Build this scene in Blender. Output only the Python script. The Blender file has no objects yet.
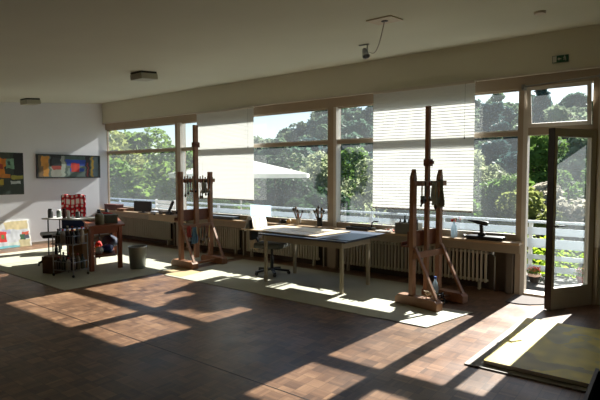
import bpy, bmesh, math, random
from mathutils import Vector, Matrix
import numpy as np
random.seed(7); np.random.seed(7)
R = math.radians
COL = bpy.context.scene.collection
SC = bpy.context.scene

# ------------------------------------------------------------------ materials
def srgb(c):
    return tuple(((v/255)/12.92 if v/255 <= .04045 else ((v/255+.055)/1.055)**2.4) for v in c)
MATS = {}
def mat(name, rgb, rough=.6, metal=0, var=0, scale=8, trans=0, emit=0, bump=0, spec=.5):
    """rgb 0..255 sRGB; var = brightness variation from noise; trans = share of translucent light"""
    if name in MATS: return MATS[name]
    m = bpy.data.materials.new(name); m.use_nodes = True
    nt = m.node_tree; N = nt.nodes; L = nt.links
    b = N['Principled BSDF']; c = srgb(rgb) + (1,)
    b.inputs['Base Color'].default_value = c
    b.inputs['Roughness'].default_value = rough
    b.inputs['Metallic'].default_value = metal
    b.inputs['Specular IOR Level'].default_value = spec
    src = None
    if var or bump:
        tc = N.new('ShaderNodeTexCoord'); n = N.new('ShaderNodeTexNoise')
        n.inputs['Scale'].default_value = scale; n.inputs['Detail'].default_value = 4
        L.new(tc.outputs['Object'], n.inputs['Vector'])
        if var:
            r = N.new('ShaderNodeMapRange'); r.inputs[1].default_value = .25; r.inputs[2].default_value = .75
            r.inputs[3].default_value = 1-var; r.inputs[4].default_value = 1+var
            L.new(n.outputs['Fac'], r.inputs[0])
            mx = N.new('ShaderNodeVectorMath'); mx.operation = 'SCALE'
            mx.inputs[0].default_value = c[:3]; L.new(r.outputs[0], mx.inputs['Scale'])
            L.new(mx.outputs[0], b.inputs['Base Color']); src = mx.outputs[0]
        if bump:
            bp = N.new('ShaderNodeBump'); bp.inputs['Strength'].default_value = bump
            L.new(n.outputs['Fac'], bp.inputs['Height']); L.new(bp.outputs[0], b.inputs['Normal'])
    if trans:
        t = N.new('ShaderNodeBsdfTranslucent'); t.inputs[0].default_value = c
        if src: L.new(src, t.inputs[0])
        ms = N.new('ShaderNodeMixShader'); ms.inputs[0].default_value = trans
        L.new(b.outputs[0], ms.inputs[1]); L.new(t.outputs[0], ms.inputs[2])
        L.new(ms.outputs[0], N['Material Output'].inputs[0])
    MATS[name] = m; return m

def glass_mat(name, dust, tint=(1,1,1)):
    m = bpy.data.materials.new(name); m.use_nodes = True
    nt = m.node_tree; N = nt.nodes; L = nt.links; N.remove(N['Principled BSDF'])
    tr = N.new('ShaderNodeBsdfTransparent'); tr.inputs[0].default_value = (.93*tint[0], .95*tint[1], .95*tint[2], 1)
    gl = N.new('ShaderNodeBsdfGlossy'); gl.inputs['Roughness'].default_value = .03
    df = N.new('ShaderNodeBsdfTranslucent'); df.inputs[0].default_value = (.8,.88,.95,1)
    tc = N.new('ShaderNodeTexCoord'); n = N.new('ShaderNodeTexNoise'); n.inputs['Scale'].default_value = 1.4
    n.inputs['Detail'].default_value = 6; n.inputs['Roughness'].default_value = .6
    L.new(tc.outputs['Object'], n.inputs['Vector'])
    r = N.new('ShaderNodeMapRange'); r.inputs[1].default_value = .3; r.inputs[2].default_value = .7
    r.inputs[3].default_value = dust*.75; r.inputs[4].default_value = dust*1.3
    L.new(n.outputs['Fac'], r.inputs[0])
    m1 = N.new('ShaderNodeMixShader'); m1.inputs[0].default_value = .035
    L.new(tr.outputs[0], m1.inputs[1]); L.new(gl.outputs[0], m1.inputs[2])
    m2 = N.new('ShaderNodeMixShader'); L.new(r.outputs[0], m2.inputs[0])
    L.new(m1.outputs[0], m2.inputs[1]); L.new(df.outputs[0], m2.inputs[2])
    L.new(m2.outputs[0], N['Material Output'].inputs[0])
    return m

def attr_mat(name, rough=.6, bump=0, spec=.5):
    m = bpy.data.materials.new(name); m.use_nodes = True
    nt = m.node_tree; N = nt.nodes; L = nt.links
    a = N.new('ShaderNodeVertexColor'); a.layer_name = 'paint'
    b = N['Principled BSDF']; b.inputs['Roughness'].default_value = rough
    b.inputs['Specular IOR Level'].default_value = spec
    L.new(a.outputs[0], b.inputs['Base Color']); return m

def parquet():
    m = bpy.data.materials.new('parquet'); m.use_nodes = True
    nt = m.node_tree; N = nt.nodes; L = nt.links; b = N['Principled BSDF']
    tc = N.new('ShaderNodeTexCoord'); sp = N.new('ShaderNodeSeparateXYZ'); L.new(tc.outputs['Object'], sp.inputs[0])
    def M(op, a, c=None, d=None):
        n = N.new('ShaderNodeMath'); n.operation = op
        for i, v in enumerate((a, c, d)):
            if v is None: continue
            if isinstance(v, (int, float)): n.inputs[i].default_value = v
            else: L.new(v, n.inputs[i])
        return n.outputs[0]
    S = .125
    u = M('DIVIDE', sp.outputs[0], S); v = M('DIVIDE', sp.outputs[1], S)
    iu = M('FLOOR', u); iv = M('FLOOR', v); fu = M('FRACT', u); fv = M('FRACT', v)
    par = M('MODULO', M('ABSOLUTE', M('ADD', iu, iv)), 2)
    par = M('GREATER_THAN', par, .5)
    # finger coordinate
    w = M('ADD', M('MULTIPLY', fu, par), M('MULTIPLY', fv, M('SUBTRACT', 1, par)))
    fi = M('FLOOR', M('MULTIPLY', w, 4)); ff = M('FRACT', M('MULTIPLY', w, 4))
    cb = N.new('ShaderNodeCombineXYZ'); L.new(iu, cb.inputs[0]); L.new(iv, cb.inputs[1]); L.new(fi, cb.inputs[2])
    wn = N.new('ShaderNodeTexWhiteNoise'); L.new(cb.outputs[0], wn.inputs['Vector'])
    cb2 = N.new('ShaderNodeCombineXYZ'); L.new(iu, cb2.inputs[0]); L.new(iv, cb2.inputs[1])
    wn2 = N.new('ShaderNodeTexWhiteNoise'); L.new(cb2.outputs[0], wn2.inputs['Vector'])
    mixv = M('ADD', M('ADD', .12, M('MULTIPLY', wn.outputs['Value'], .3)), M('MULTIPLY', wn2.outputs['Value'], .3))
    nz = N.new('ShaderNodeTexNoise'); nz.inputs['Scale'].default_value = 1.3; nz.inputs['Detail'].default_value = 5
    L.new(tc.outputs['Object'], nz.inputs['Vector'])
    mixv = M('ADD', mixv, M('MULTIPLY', M('SUBTRACT', nz.outputs['Fac'], .5), .7))
    cr = N.new('ShaderNodeValToRGB'); L.new(mixv, cr.inputs[0])
    e = cr.color_ramp.elements
    e[0].position = 0; e[0].color = srgb((66,48,38))+(1,)
    e[1].position = 1; e[1].color = srgb((152,120,92))+(1,)
    x = cr.color_ramp.elements.new(.45); x.color = srgb((112,84,64))+(1,)
    # joints
    def edge(f, wd): return M('LESS_THAN', M('MINIMUM', f, M('SUBTRACT', 1, f)), wd)
    j = M('MAXIMUM', M('MAXIMUM', edge(fu, .018), edge(fv, .018)), M('MULTIPLY', edge(ff, .04), .5))
    mx = N.new('ShaderNodeMix'); mx.data_type = 'RGBA'
    L.new(M('MULTIPLY', j, .55), mx.inputs[0]); L.new(cr.outputs[0], mx.inputs[6]); mx.inputs[7].default_value = (.02,.012,.008,1)
    # long floor joint
    L.new(mx.outputs[2], b.inputs['Base Color'])
    n3 = N.new('ShaderNodeTexNoise'); n3.inputs['Scale'].default_value = 3; n3.inputs['Detail'].default_value = 6
    L.new(tc.outputs['Object'], n3.inputs['Vector'])
    L.new(M('ADD', .24, M('MULTIPLY', n3.outputs['Fac'], .3)), b.inputs['Roughness'])
    b.inputs['Specular IOR Level'].default_value = .36
    bp = N.new('ShaderNodeBump'); bp.inputs['Strength'].default_value = .12; bp.inputs['Distance'].default_value = .004
    L.new(M('ADD', wn.outputs['Value'], M('MULTIPLY', j, -2)), bp.inputs['Height']); L.new(bp.outputs[0], b.inputs['Normal'])
    return m

# ------------------------------------------------------------------ mesh builder
class MB:
    def __init__(s): s.v = []; s.f = []; s.m = []; s.mi = 0
    def add(s, vs, fs, M=None):
        o = len(s.v)
        for p in vs:
            p = Vector(p)
            if M is not None: p = M @ p
            s.v.append(tuple(p))
        for f in fs: s.f.append([i+o for i in f]); s.m.append(s.mi)
        return s
    def box(s, x0, x1, y0, y1, z0, z1, M=None, bev=0):
        if bev <= 0:
            vs = [(x,y,z) for x in (x0,x1) for y in (y0,y1) for z in (z0,z1)]
            fs = [(0,1,3,2),(4,6,7,5),(0,4,5,1),(2,3,7,6),(0,2,6,4),(1,5,7,3)]
            return s.add(vs, fs, M)
        bm = bmesh.new(); bmesh.ops.create_cube(bm, size=1)
        for v in bm.verts: v.co = Vector((x0+(v.co.x+.5)*(x1-x0), y0+(v.co.y+.5)*(y1-y0), z0+(v.co.z+.5)*(z1-z0)))
        bmesh.ops.bevel(bm, geom=bm.edges[:], offset=bev, segments=2, affect='EDGES', profile=.6)
        return s.bm(bm, M)
    def bm(s, bm, M=None):
        bm.verts.index_update()
        s.add([v.co.copy() for v in bm.verts], [[v.index for v in f.verts] for f in bm.faces], M); bm.free(); return s
    def bar(s, a, b, w, d, up=(0,0,1), bev=0):
        a = Vector(a); b = Vector(b); z = (b-a); l = z.length; z.normalize(); up = Vector(up)
        if abs(z.dot(up)) > .98: up = Vector((0,1,0)) if abs(z.z) > .9 else Vector((0,0,1))
        x = up.cross(z).normalized(); y = z.cross(x)
        M = Matrix((( x.x,y.x,z.x,a.x),(x.y,y.y,z.y,a.y),(x.z,y.z,z.z,a.z),(0,0,0,1)))
        return s.box(-w/2, w/2, -d/2, d/2, 0, l, M, bev)
    def tube(s, pts, r, n=8, caps=True):
        pts = [Vector(p) for p in pts]; rs = r if isinstance(r, (list,tuple)) else [r]*len(pts)
        vs = []; fs = []; k = len(pts)
        t0 = (pts[1]-pts[0]).normalized(); up = Vector((0,0,1)) if abs(t0.z) < .9 else Vector((1,0,0))
        x = up.cross(t0).normalized()
        for i, p in enumerate(pts):
            t = (pts[min(i+1,k-1)]-pts[max(i-1,0)]).normalized()
            x = (x - t*x.dot(t)).normalized(); y = t.cross(x)
            for j in range(n):
                a = 2*math.pi*j/n; vs.append(p + (x*math.cos(a)+y*math.sin(a))*rs[i])
        for i in range(k-1):
            for j in range(n):
                fs.append((i*n+j, i*n+(j+1)%n, (i+1)*n+(j+1)%n, (i+1)*n+j))
        if caps: fs.append(tuple(range(n))[::-1]); fs.append(tuple((k-1)*n+j for j in range(n)))
        return s.add(vs, fs)
    def lathe(s, prof, c=(0,0,0), n=16, M=None):
        vs = []; fs = []; k = len(prof)
        for (r, z) in prof:
            for j in range(n):
                a = 2*math.pi*j/n; vs.append((c[0]+r*math.cos(a), c[1]+r*math.sin(a), c[2]+z))
        for i in range(k-1):
            for j in range(n): fs.append((i*n+j, i*n+(j+1)%n, (i+1)*n+(j+1)%n, (i+1)*n+j))
        fs.append(tuple(range(n))[::-1]); fs.append(tuple((k-1)*n+j for j in range(n)))
        return s.add(vs, fs, M)
    def prism(s, poly, axis, a, b, M=None):
        """poly 2-D extruded on axis x/y/z from a to b"""
        n = len(poly)
        def P(p, t): return {'x':(t,p[0],p[1]), 'y':(p[0],t,p[1]), 'z':(p[0],p[1],t)}[axis]
        vs = [P(p,a) for p in poly]+[P(p,b) for p in poly]
        fs = [tuple(range(n))[::-1], tuple(range(n,2*n))]+[(i,(i+1)%n,(i+1)%n+n,i+n) for i in range(n)]
        return s.add(vs, fs, M)
    def build(s, name, mats, parent=None, smooth=False, loc=None):
        me = bpy.data.meshes.new(name); me.from_pydata(s.v, [], s.f)
        for m in (mats if isinstance(mats, (list,tuple)) else [mats]): me.materials.append(m)
        me.polygons.foreach_set('material_index', s.m)
        bm = bmesh.new(); bm.from_mesh(me); bmesh.ops.recalc_face_normals(bm, faces=bm.faces[:]); bm.to_mesh(me); bm.free()
        if smooth:
            me.polygons.foreach_set('use_smooth', [True]*len(me.polygons))
            try: me.set_sharp_from_angle(angle=R(40))
            except Exception: pass
        me.update()
        o = bpy.data.objects.new(name, me); COL.objects.link(o)
        if parent: o.parent = parent
        if loc: o.location = loc
        return o
def tag(o, label=None, cat=None, group=None, kind=None):
    if label: o['label'] = label
    if cat: o['category'] = cat
    if group: o['group'] = group
    if kind: o['kind'] = kind
    return o
def empty(name, label, cat, loc=(0,0,0), rz=0, group=None):
    o = bpy.data.objects.new(name, None); COL.objects.link(o); o.location = loc; o.rotation_euler = (0,0,rz)
    o.empty_display_size = .1
    return tag(o, label, cat, group)
def kids(o): return [c for c in COL.objects if c.parent == o]
def copy_tree(o, parent=None):
    c = o.copy(); COL.objects.link(c)
    if parent: c.parent = parent
    for ch in kids(o): copy_tree(ch, c)
    return c
def struct(name, mb, m, parent=None, **k):
    o = mb.build(name, m, parent, **k)
    if parent is None: o['kind'] = 'structure'
    return o

# palette
M_wall = mat('wall_plaster', (222,223,228), .85, var=.03, scale=1.2)
M_panel = mat('dark_panelling', (70,58,50), .6, var=.1)
M_ceil = mat('ceiling_paint', (206,208,192), .9, var=.04, scale=.8)
M_beam = mat('beam_paint', (214,212,196), .85, var=.03, scale=1)
M_frame = mat('frame_paint', (168,152,132), .5, var=.05, scale=3)
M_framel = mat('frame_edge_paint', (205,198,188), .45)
M_sill = mat('sill_wood', (176,150,118), .45, var=.08, scale=4)
M_apron = mat('apron_panel', (150,138,120), .6, var=.05)
M_low = mat('lower_wall', (96,86,74), .8, var=.06)
M_rad = mat('radiator_enamel', (192,186,168), .45)
M_radd = mat('radiator_gap_shade', (14,12,10), .8)
M_black = mat('black_plastic', (18,18,20), .45)
M_dark = mat('dark_metal', (34,33,34), .4, .3)
M_steel = mat('steel', (150,152,155), .3, 1)
M_wood = mat('easel_wood', (142,100,70), .5, var=.18, scale=9)
M_woodd = mat('easel_wood_dark', (112,66,46), .55, var=.2, scale=9)
M_tabw = mat('table_wood', (132,68,38), .5, var=.15, scale=6)
M_white = mat('white_plastic', (232,232,230), .5)
M_paper = mat('paper', (238,238,236), .8, trans=.45)
M_grey = mat('grey_plastic', (120,124,122), .5)
M_leafy = mat('leaf_green', (84,116,40), .6, var=.3, scale=1.2, trans=.5)
M_glass = glass_mat('window_glass_dusty', .015)
M_glassd = glass_mat('door_glass_dusty', .045)

# ------------------------------------------------------------------ dimensions
XL, XR, YB, YW = -11.85, 2.2, -3.0, 7.15          # left wall, right wall, back wall, glazing plane
def ceil(y): return 3.47 - .098*(7-y)
SILL = .73; TR0, TR1 = 2.17, 2.24; GT = 2.80; BEAM = 2.96; BY = 7.0

# ------------------------------------------------------------------ setting
struct('floor', MB().box(XL-.15, XR+.15, YB-.15, 7.32, -.12, 0), parquet())
struct('ceiling', MB().prism([(YB-.15,ceil(YB-.15)),(7.5,ceil(7.5)),(7.5,ceil(7.5)+.15),(YB-.15,ceil(YB-.15)+.15)], 'x', XL-.15, XR+.15), M_ceil)
struct('wall_left', MB().prism([(YB-.15,0),(7.17,0),(7.17,ceil(7.17)+.02),(YB-.15,ceil(YB-.15)+.02)], 'x', XL-.15, XL), M_wall)
struct('wall_right', MB().prism([(YB-.15,0),(7.3,0),(7.3,ceil(7.3)+.02),(YB-.15,ceil(YB-.15)+.02)], 'x', XR, XR+.15), M_panel)
struct('wall_back', MB().box(XL, XR, YB-.15, YB, 0, ceil(YB)+.02), M_panel)
struct('trim_beam', MB().box(XL, XR, BY, 7.45, BEAM, ceil(BY)+.04), M_beam)
struct('trim_head', MB().box(XL, XR, 7.08, 7.22, GT, BEAM+.01), M_frame)
struct('wall_window_lower', MB().box(XL, -1.70, 7.16, 7.34, 0, SILL-.02), M_low)
struct('wall_window_right', MB().box(-.72, XR, 7.12, 7.34, 0, BEAM+.01), M_beam)
struct('baseboard_left', MB().box(XL, XL+.015, YB, 7.1, 0, .06), mat('baseboard_paint', (150,140,126), .6))
struct('trim_beam_highlight', MB().box(XL, XR, BY-.012, BY+.02, BEAM-.012, BEAM+.014), M_framel)  # pale strip painting the highlight along the beam's bottom edge
struct('trim_floor_joint', MB().box(-8.5, XR, 2.793, 2.801, 0, .0015), M_black)
# posts, each running floor to head
for i, (a, b) in enumerate([(-11.85,-11.835),(-9.0,-8.82),(-4.82,-4.65),(-1.70,-1.586),(-.83,-.72)]):
    p = MB(); p.box(a, b, 7.08 if i else 7.12, 7.24 if i else 7.17, 0, GT+.01)
    p.mi = 1
    if i: p.box(b-(.10 if i == 1 else .045), b+.012, 7.072, 7.2, .0 if i == 3 else SILL, GT)
    if i in (1, 2): p.box(a-.012, a+.02, 7.11, 7.2, SILL, GT)
    struct('trim_post', p, [M_frame, M_framel])
# windows
def window(n, a, b, split=None):
    f = MB()
    f.box(a, b, 7.10, 7.2, TR0, TR1)                                   # transom
    f.box(a, b, 7.10, 7.2, SILL, SILL+.08)                             # bottom rail
    f.box(a, b, 7.12, 7.18, GT-.02, GT)
    f.mi = 1
    f.box(a, b, 7.095, 7.15, TR1-.012, TR1+.006); f.box(a, b, 7.095, 7.15, SILL+.078, SILL+.088)
    w = struct('window_%d' % n, f, [M_frame, M_framel])
    for z0, z1 in ((SILL+.08, TR0), (TR1, GT-.02)):
        MB().box(a, b, 7.15, 7.153, z0, z1).build('glass_pane', M_glass, w)
    return w
window(1, -11.835, -9.0); window(2, -8.82, -4.82); window(3, -4.65, -1.70)
# sill board + apron
struct('trim_sill', MB().box(XL, -1.60, 6.86, 7.15, SILL-.035, SILL, bev=.006), M_sill)
struct('trim_apron', MB().box(XL, -1.60, 6.90, 6.93, SILL-.15, SILL-.035), M_apron)
struct('wall_sill_end', MB().box(-1.80, -1.72, 7.02, 7.16, 0, SILL-.035), M_low)
# door frame transom and threshold
f = MB(); f.box(-1.586, -.83, 7.09, 7.22, TR0, TR1+.03); f.box(-1.586, -.83, 7.07, 7.3, 0, .03)
struct('trim_door_frame', f, M_frame)
# top-hung light over the door, tipped into the room
win = bpy.data.objects.new('window_4', None); COL.objects.link(win); win['kind'] = 'structure'
win.location = (0, 7.10, TR1+.035); win.rotation_euler = (R(13), 0, 0)
f = MB(); a, b, h = -1.575, -.84, .53
f.box(a, b, -.02, .02, 0, .05); f.box(a, b, -.02, .02, h-.045, h); f.box(a, a+.045, -.02, .02, .05, h-.045); f.box(b-.045, b, -.02, .02, .05, h-.045)
f.build('sash_frame', M_framel, win)
MB().box(a+.045, b-.045, 0, .003, .05, h-.045).build('glass_pane', M_glass, win)
c = MB(); c.tube([(-1.62, 6.97, 2.80), (-.72, 6.97, 2.845)], .012); c.box(-1.64,-1.60,6.95,7.08,2.77,2.83); c.box(-.76,-.72,6.95,7.08,2.81,2.87)
tag(c.build('opener_rod', M_steel), 'pale metal opener rod along the top of the tipped light over the door', 'rod')

# door leaf, hinged right, swung into the room
door = bpy.data.objects.new('door_1', None); COL.objects.link(door); door['kind'] = 'structure'
door.location = (-.80, 7.07, .006); door.rotation_euler = (0, 0, math.atan2(6.46-7.08, -1.17+.80))
W_, H_ = .715, 2.19
f = MB(); f.box(0, .085, -.03, .03, 0, H_); f.box(W_-.06, W_, -.03, .03, 0, H_)
f.box(.085, W_-.06, -.03, .03, 0, .26); f.box(.085, W_-.06, -.03, .03, H_-.10, H_)
f.build('leaf_frame', mat('door_paint', (206,202,192), .5), door)
MB().box(W_, W_+.007, -.044, .044, 0, H_).build('edge_strip', mat('dark_edge', (42,28,22), .5), door)
MB().box(.085, W_-.06, -.002, .002, .26, H_-.10).build('glass_pane', M_glassd, door)
hd = MB(); 
for s in (-1,1):
    hd.lathe([(.014,0),(.014,.05)], n=10, M=Matrix.Translation((W_-.045, s*.03, 1.02)) @ Matrix.Rotation(-s*R(90),4,'X'))
    hd.bar((W_-.045, s*.07, 1.02), (W_-.17, s*.07, 1.02), .018, .014)
hd.build('door_handle', M_steel, door)

# ------------------------------------------------------------------ radiators
def radiator(x0, x1, label, pitch=.058, y=7.02):
    t = empty('radiator', label, 'radiator', ((x0+x1)/2, y, 0), group='radiators under the window sill')
    L = x1-x0; n = int(L/pitch); gap_shade = MB().box(-L/2+.01, L/2-.01, .045, .07, .13, .55); gap_shade.build('gap_shade', M_radd, t)  # near-black sheet: the shade between the ribs is put into its colour
    r = MB()
    for i in range(n):
        x = -L/2+(i+.5)*L/n
        r.box(x-.0135, x+.0135, 0, .09, .11, .56, bev=.006)
    r.build('ribs', M_rad, t)
    h = MB(); h.tube([(-L/2,.045,.135),(L/2,.045,.135)], .018); h.tube([(-L/2,.045,.53),(L/2,.045,.53)], .018); h.build('headers', M_rad, t)
    for s in (-1,1):
        MB().box(s*(L/2-.12)-.015, s*(L/2-.12)+.015, .02, .08, 0, .11).build('foot', M_rad, t)
    v = MB(); v.tube([(L/2-.02,.045,.53),(L/2+.06,.045,.53),(L/2+.09,.045,.48),(L/2+.09,.045,0)], .011)
    v.lathe([(.02,0),(.024,.03),(.02,.05)], (L/2+.06,.045,.52), 10); v.build('valve_pipe', M_steel if x1 > -2.5 else M_rad, t)
    return t
radiator(-11.55, -9.15, 'cream ribbed radiator under the sill in the far left corner bay', .075)
radiator(-8.70, -6.95, 'cream ribbed radiator under the sill behind the left easel', .062)
radiator(-6.75, -4.98, 'cream ribbed radiator under the sill behind the office chair and long table')
radiator(-4.50, -2.05, 'cream ribbed radiator under the sill behind the right easel')

# ------------------------------------------------------------------ blinds
M_slat = mat('blind_slat', (214,215,212), .6, trans=.25)
def blind(x0, x1, z0, z1, pitch, label, tilt, y=6.965):
    t = empty('venetian_blind', label, 'blind', ((x0+x1)/2, y, z1))
    L = x1-x0
    MB().box(-L/2, L/2, -.02, .02, -.035, 0).build('head_rail', M_framel, t)
    s = MB(); z = -.05; w = pitch*1.12
    while z > z0-z1+.03:
        dy = -math.sin(tilt)*w/2; dz = math.cos(tilt)*w/2; n = 2
        vs = []; fs = []
        for i in range(n+1):
            u = -1+2*i/n; bow = (1-u*u)*.003
            vs += [(-L/2, u*dy+bow, z+u*dz), (L/2, u*dy+bow, z+u*dz)]
        for i in range(n): fs.append((2*i,2*i+1,2*i+3,2*i+2))
        s.add(vs, fs); z -= pitch
    s.build('slats', M_slat, t)
    MB().box(-L/2, L/2, -.012, .012, z0-z1, z0-z1+.02).build('bottom_rail', M_framel, t)
    for x in (-L*.38, L*.38): MB().tube([(x,-.03,-.03),(x,-.03,z0-z1+.02)], .0012, 5).build('ladder_cord', M_framel, t)
    p = MB(); p.tube([(L/2-.13,-.026,-.03),(L/2-.13,-.026,-.78)], .002, 5); p.lathe([(.004,0),(.009,.015),(.006,.04)], (L/2-.13,-.026,-.81), 8)
    p.build('pull_cord', M_dark, t)
blind(-8.12, -6.47, 1.13, 2.955, .026, 'white fine-slatted blind drawn nearly to the sill behind the left easel', R(20))
blind(-3.86, -2.25, 1.10, 2.955, .045, 'white wide-slatted venetian blind hanging behind the right easel', R(24))

# ------------------------------------------------------------------ floor coverings
M_mat = mat('floor_mat_grey_green', (172,171,154), .7, var=.10, scale=2.5)
def sheet(name, poly, z, th, m, label, cat, **k):
    return tag(MB().prism(poly, 'z', z, z+th).build(name, m), label, cat)
sheet('floor_mat', [(-10.95,3.46),(-6.80,3.38),(-6.76,4.9),(-6.80,6.75),(-11.1,6.75)], .0005, .0065, M_mat, 'pale grey-green floor mat under the cart and brown table in the far corner', 'mat')
sheet('floor_mat', [(-6.55,4.90),(-2.55,4.90),(-2.55,6.75),(-6.55,6.75)], .0005, .0065, M_mat, 'long pale grey-green floor mat running under the worktable and office chair', 'mat')
sheet('tan_board', [(-6.85,4.96),(-6.20,4.96),(-6.25,5.46),(-6.82,5.48)], .007, .002, mat('cardboard_tan', (172,150,112), .8, var=.05), 'small tan board lying on the mat in front of the left easel', 'board')
sheet('floor_mat', [(-2.62,4.905),(-2.05,4.905),(-1.84,5.78),(-2.35,5.74),(-2.62,5.5)], .007, .003, mat('floor_mat_pale', (178,178,164), .7, var=.06), 'small off-white floor mat at the foot of the right easel', 'mat')
half = MB(); half.prism([(-1.67+.48*math.cos(a)*.0+.0+x, y) for x, y in [(.0,7.0),(.46,7.0),(.46,6.78),(.40,6.66),(.28,6.56),(.16,6.52),(.0,6.52)]], 'z', .001, .012)
tag(half.build('door_mat', mat('door_mat_felt', (88,82,80), .9, var=.1, scale=30)), 'grey rounded door mat lying just inside the open glass door', 'mat')

# painted canvases -------------------------------------------------
def hash2(x, y, s=0):
    v = math.sin(x*12.9898+y*78.233+s*37.7)*43758.5453; return v-math.floor(v)
def vnoise(x, y, s=0):
    xi, yi = math.floor(x), math.floor(y); fx, fy = x-xi, y-yi; fx = fx*fx*(3-2*fx); fy = fy*fy*(3-2*fy)
    a, b, c, d = hash2(xi,yi,s), hash2(xi+1,yi,s), hash2(xi,yi+1,s), hash2(xi+1,yi+1,s)
    return (a*(1-fx)+b*fx)*(1-fy)+(c*(1-fx)+d*fx)*fy
def painted(name, W, H, bg, patches, m, parent=None, nx=140, wob=.03, seed=1, th=.015):
    """patches: (u0,v0,u1,v1,colour) in 0..1, v up; edges wobble; built in local XZ plane facing -Y"""
    ny = max(8, int(nx*H/W)); vs = []; fs = []; cols = []
    for j in range(ny+1):
        for i in range(nx+1):
            u, v = i/nx, j/ny; vs.append((u*W, 0, v*H))
            uu = u+wob*(vnoise(u*9, v*9, seed)-.5); vv = v+wob*2*(vnoise(u*9+5, v*9, seed+3)-.5)
            c = bg
            for (a, b, c2, d, col) in patches:
                if a <= uu <= c2 and b <= vv <= d: c = col
            k = .8+.4*vnoise(u*22, v*16*H/W+3, seed+7); s = srgb(c); cols.append((s[0]*k, s[1]*k, s[2]*k, 1))
    for j in range(ny):
        for i in range(nx):
            a = j*(nx+1)+i; fs.append((a, a+1, a+nx+2, a+nx+1))
    o = len(vs)
    vs += [(0,0,0),(W,0,0),(W,0,H),(0,0,H),(0,th,0),(W,th,0),(W,th,H),(0,th,H)]; e = srgb((210,205,195)); cols += [(e[0],e[1],e[2],1)]*8
    fs += [(o,o+4,o+5,o+1),(o+1,o+5,o+6,o+2),(o+2,o+6,o+7,o+3),(o+3,o+7,o+4,o),(o+4,o+7,o+6,o+5)]
    me = bpy.data.meshes.new(name); me.from_pydata(vs, [], fs); me.materials.append(m)
    at = me.color_attributes.new('paint', 'FLOAT_COLOR', 'POINT')
    at.data.foreach_set('color', [c for q in cols for c in q]); me.update()
    ob = bpy.data.objects.new(name, me); COL.objects.link(ob)
    if parent: ob.parent = parent
    return ob
M_paint = attr_mat('paint_surface', .55)
# framed panorama on the left wall (faces +X)
fp = empty('framed_painting', 'long black-framed abstract painting in orange, blue and red on the left wall', 'painting', (XL+.035, 5.30, 1.55), R(90))
Wd, Hd = 1.58, .57
f = MB(); f.box(0,Wd,-.02,.03,0,.03); f.box(0,Wd,-.02,.03,Hd-.03,Hd); f.box(0,.03,-.02,.03,.03,Hd-.03); f.box(Wd-.03,Wd,-.02,.03,.03,Hd-.03)
f.build('picture_frame', M_black, fp)
cv = painted('canvas', Wd-.05, Hd-.05, (92,108,98), [(.0,.0,.06,1,(96,84,58)),(.05,.05,.17,.97,(200,140,52)),(.04,0,.09,.5,(120,96,66)),(.19,.5,.38,1,(34,32,32)),(.20,.0,.38,.45,(150,152,140)),
    (.22,.35,.36,.52,(150,58,44)),(.22,.6,.36,.9,(52,58,60)),(.36,.0,.42,1,(160,170,158)),(.44,.55,.80,.82,(38,70,168)),(.44,.82,.80,1,(72,96,88)),(.44,0,.78,.3,(86,104,98)),(.5,.28,.74,.42,(40,78,170)),
    (.46,.0,.5,.4,(130,150,140)),(.52,.26,.66,.66,(196,52,38)),(.76,0,.84,1,(40,30,34)),(.79,0,.81,.7,(140,40,30)),(.86,0,.90,1,(196,160,60)),(.90,0,1,1,(100,116,122))], M_paint, fp, seed=3)
cv.location = (.025, .0, .025)
lp = painted('canvas_painting', .95, .945, (44,56,46), [(.78,.48,1,1,(16,16,18)),(0,.68,.64,.87,(200,116,28)),(.0,.42,.58,.68,(206,124,30)),(.5,.40,.70,.50,(190,120,40)),(.45,.62,.56,.74,(150,50,26)),(.62,.62,.80,.86,(110,150,124)),(.66,.68,.72,.78,(40,70,60)),(.70,.25,.92,.34,(176,184,184)),(.72,.38,.98,.46,(150,146,60)),(0,.22,.52,.38,(96,90,44)),(.45,.26,.55,.36,(170,150,50)),(0,.87,.7,1,(56,62,50))], M_paint, None, seed=8)
lp.location = (XL+.02, 4.065, 1.185); lp.rotation_euler = (0,0,R(90)); tag(lp, 'unframed dark abstract painting with orange shapes at the far left of the wall', 'painting')
lean = painted('canvas_painting', 1.10, .62, (196,200,206), [(0,.95,1,1,(230,230,226)),(.97,0,1,1,(230,230,226)),(.52,.65,.97,.95,(204,188,144)),(0,.7,.5,.95,(200,200,196)),(.46,.52,.62,.68,(172,174,196)),(.3,.24,.54,.6,(206,40,34)),(.44,.36,.5,.5,(90,120,50)),(.84,.44,.97,.54,(196,80,50)),(.80,.26,.90,.48,(40,84,50)),(.88,.3,.97,.44,(60,70,80)),(.77,.0,.97,.26,(196,186,146)),(0,0,.77,.07,(120,190,200)),(.55,.07,.77,.2,(206,214,206))], M_paint, None, seed=12)
lean.location = (XL+.16, 3.99, .005); lean.rotation_euler = (R(-13),0,R(90)); tag(lean, 'pale abstract canvas with a red patch leaning on the floor against the left wall', 'painting')

# yellow canvas on the floor, with its board
M_yel = attr_mat('yellow_paint', .5)
yc = painted('floor_canvas', 1.9, 1.56, (224,204,70), [(.0,.0,.5,.25,(188,172,80)),(.25,.45,.5,.62,(206,192,90)),(.5,.12,.8,.3,(204,190,90)),(.02,.65,.3,.95,(200,190,110)),(.30,.25,.34,.29,(150,140,90)),(.62,.5,.9,.72,(212,198,100))], M_yel, None, seed=21, wob=.2, th=.03)
yc.location = (-1.25, 4.23, .05); yc.rotation_euler = (R(-90), 0, R(1.2)); tag(yc, 'large yellow painted canvas lying flat on the floor by the door', 'canvas')
yc.rotation_euler = (R(-90), 0, 0)
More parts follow.
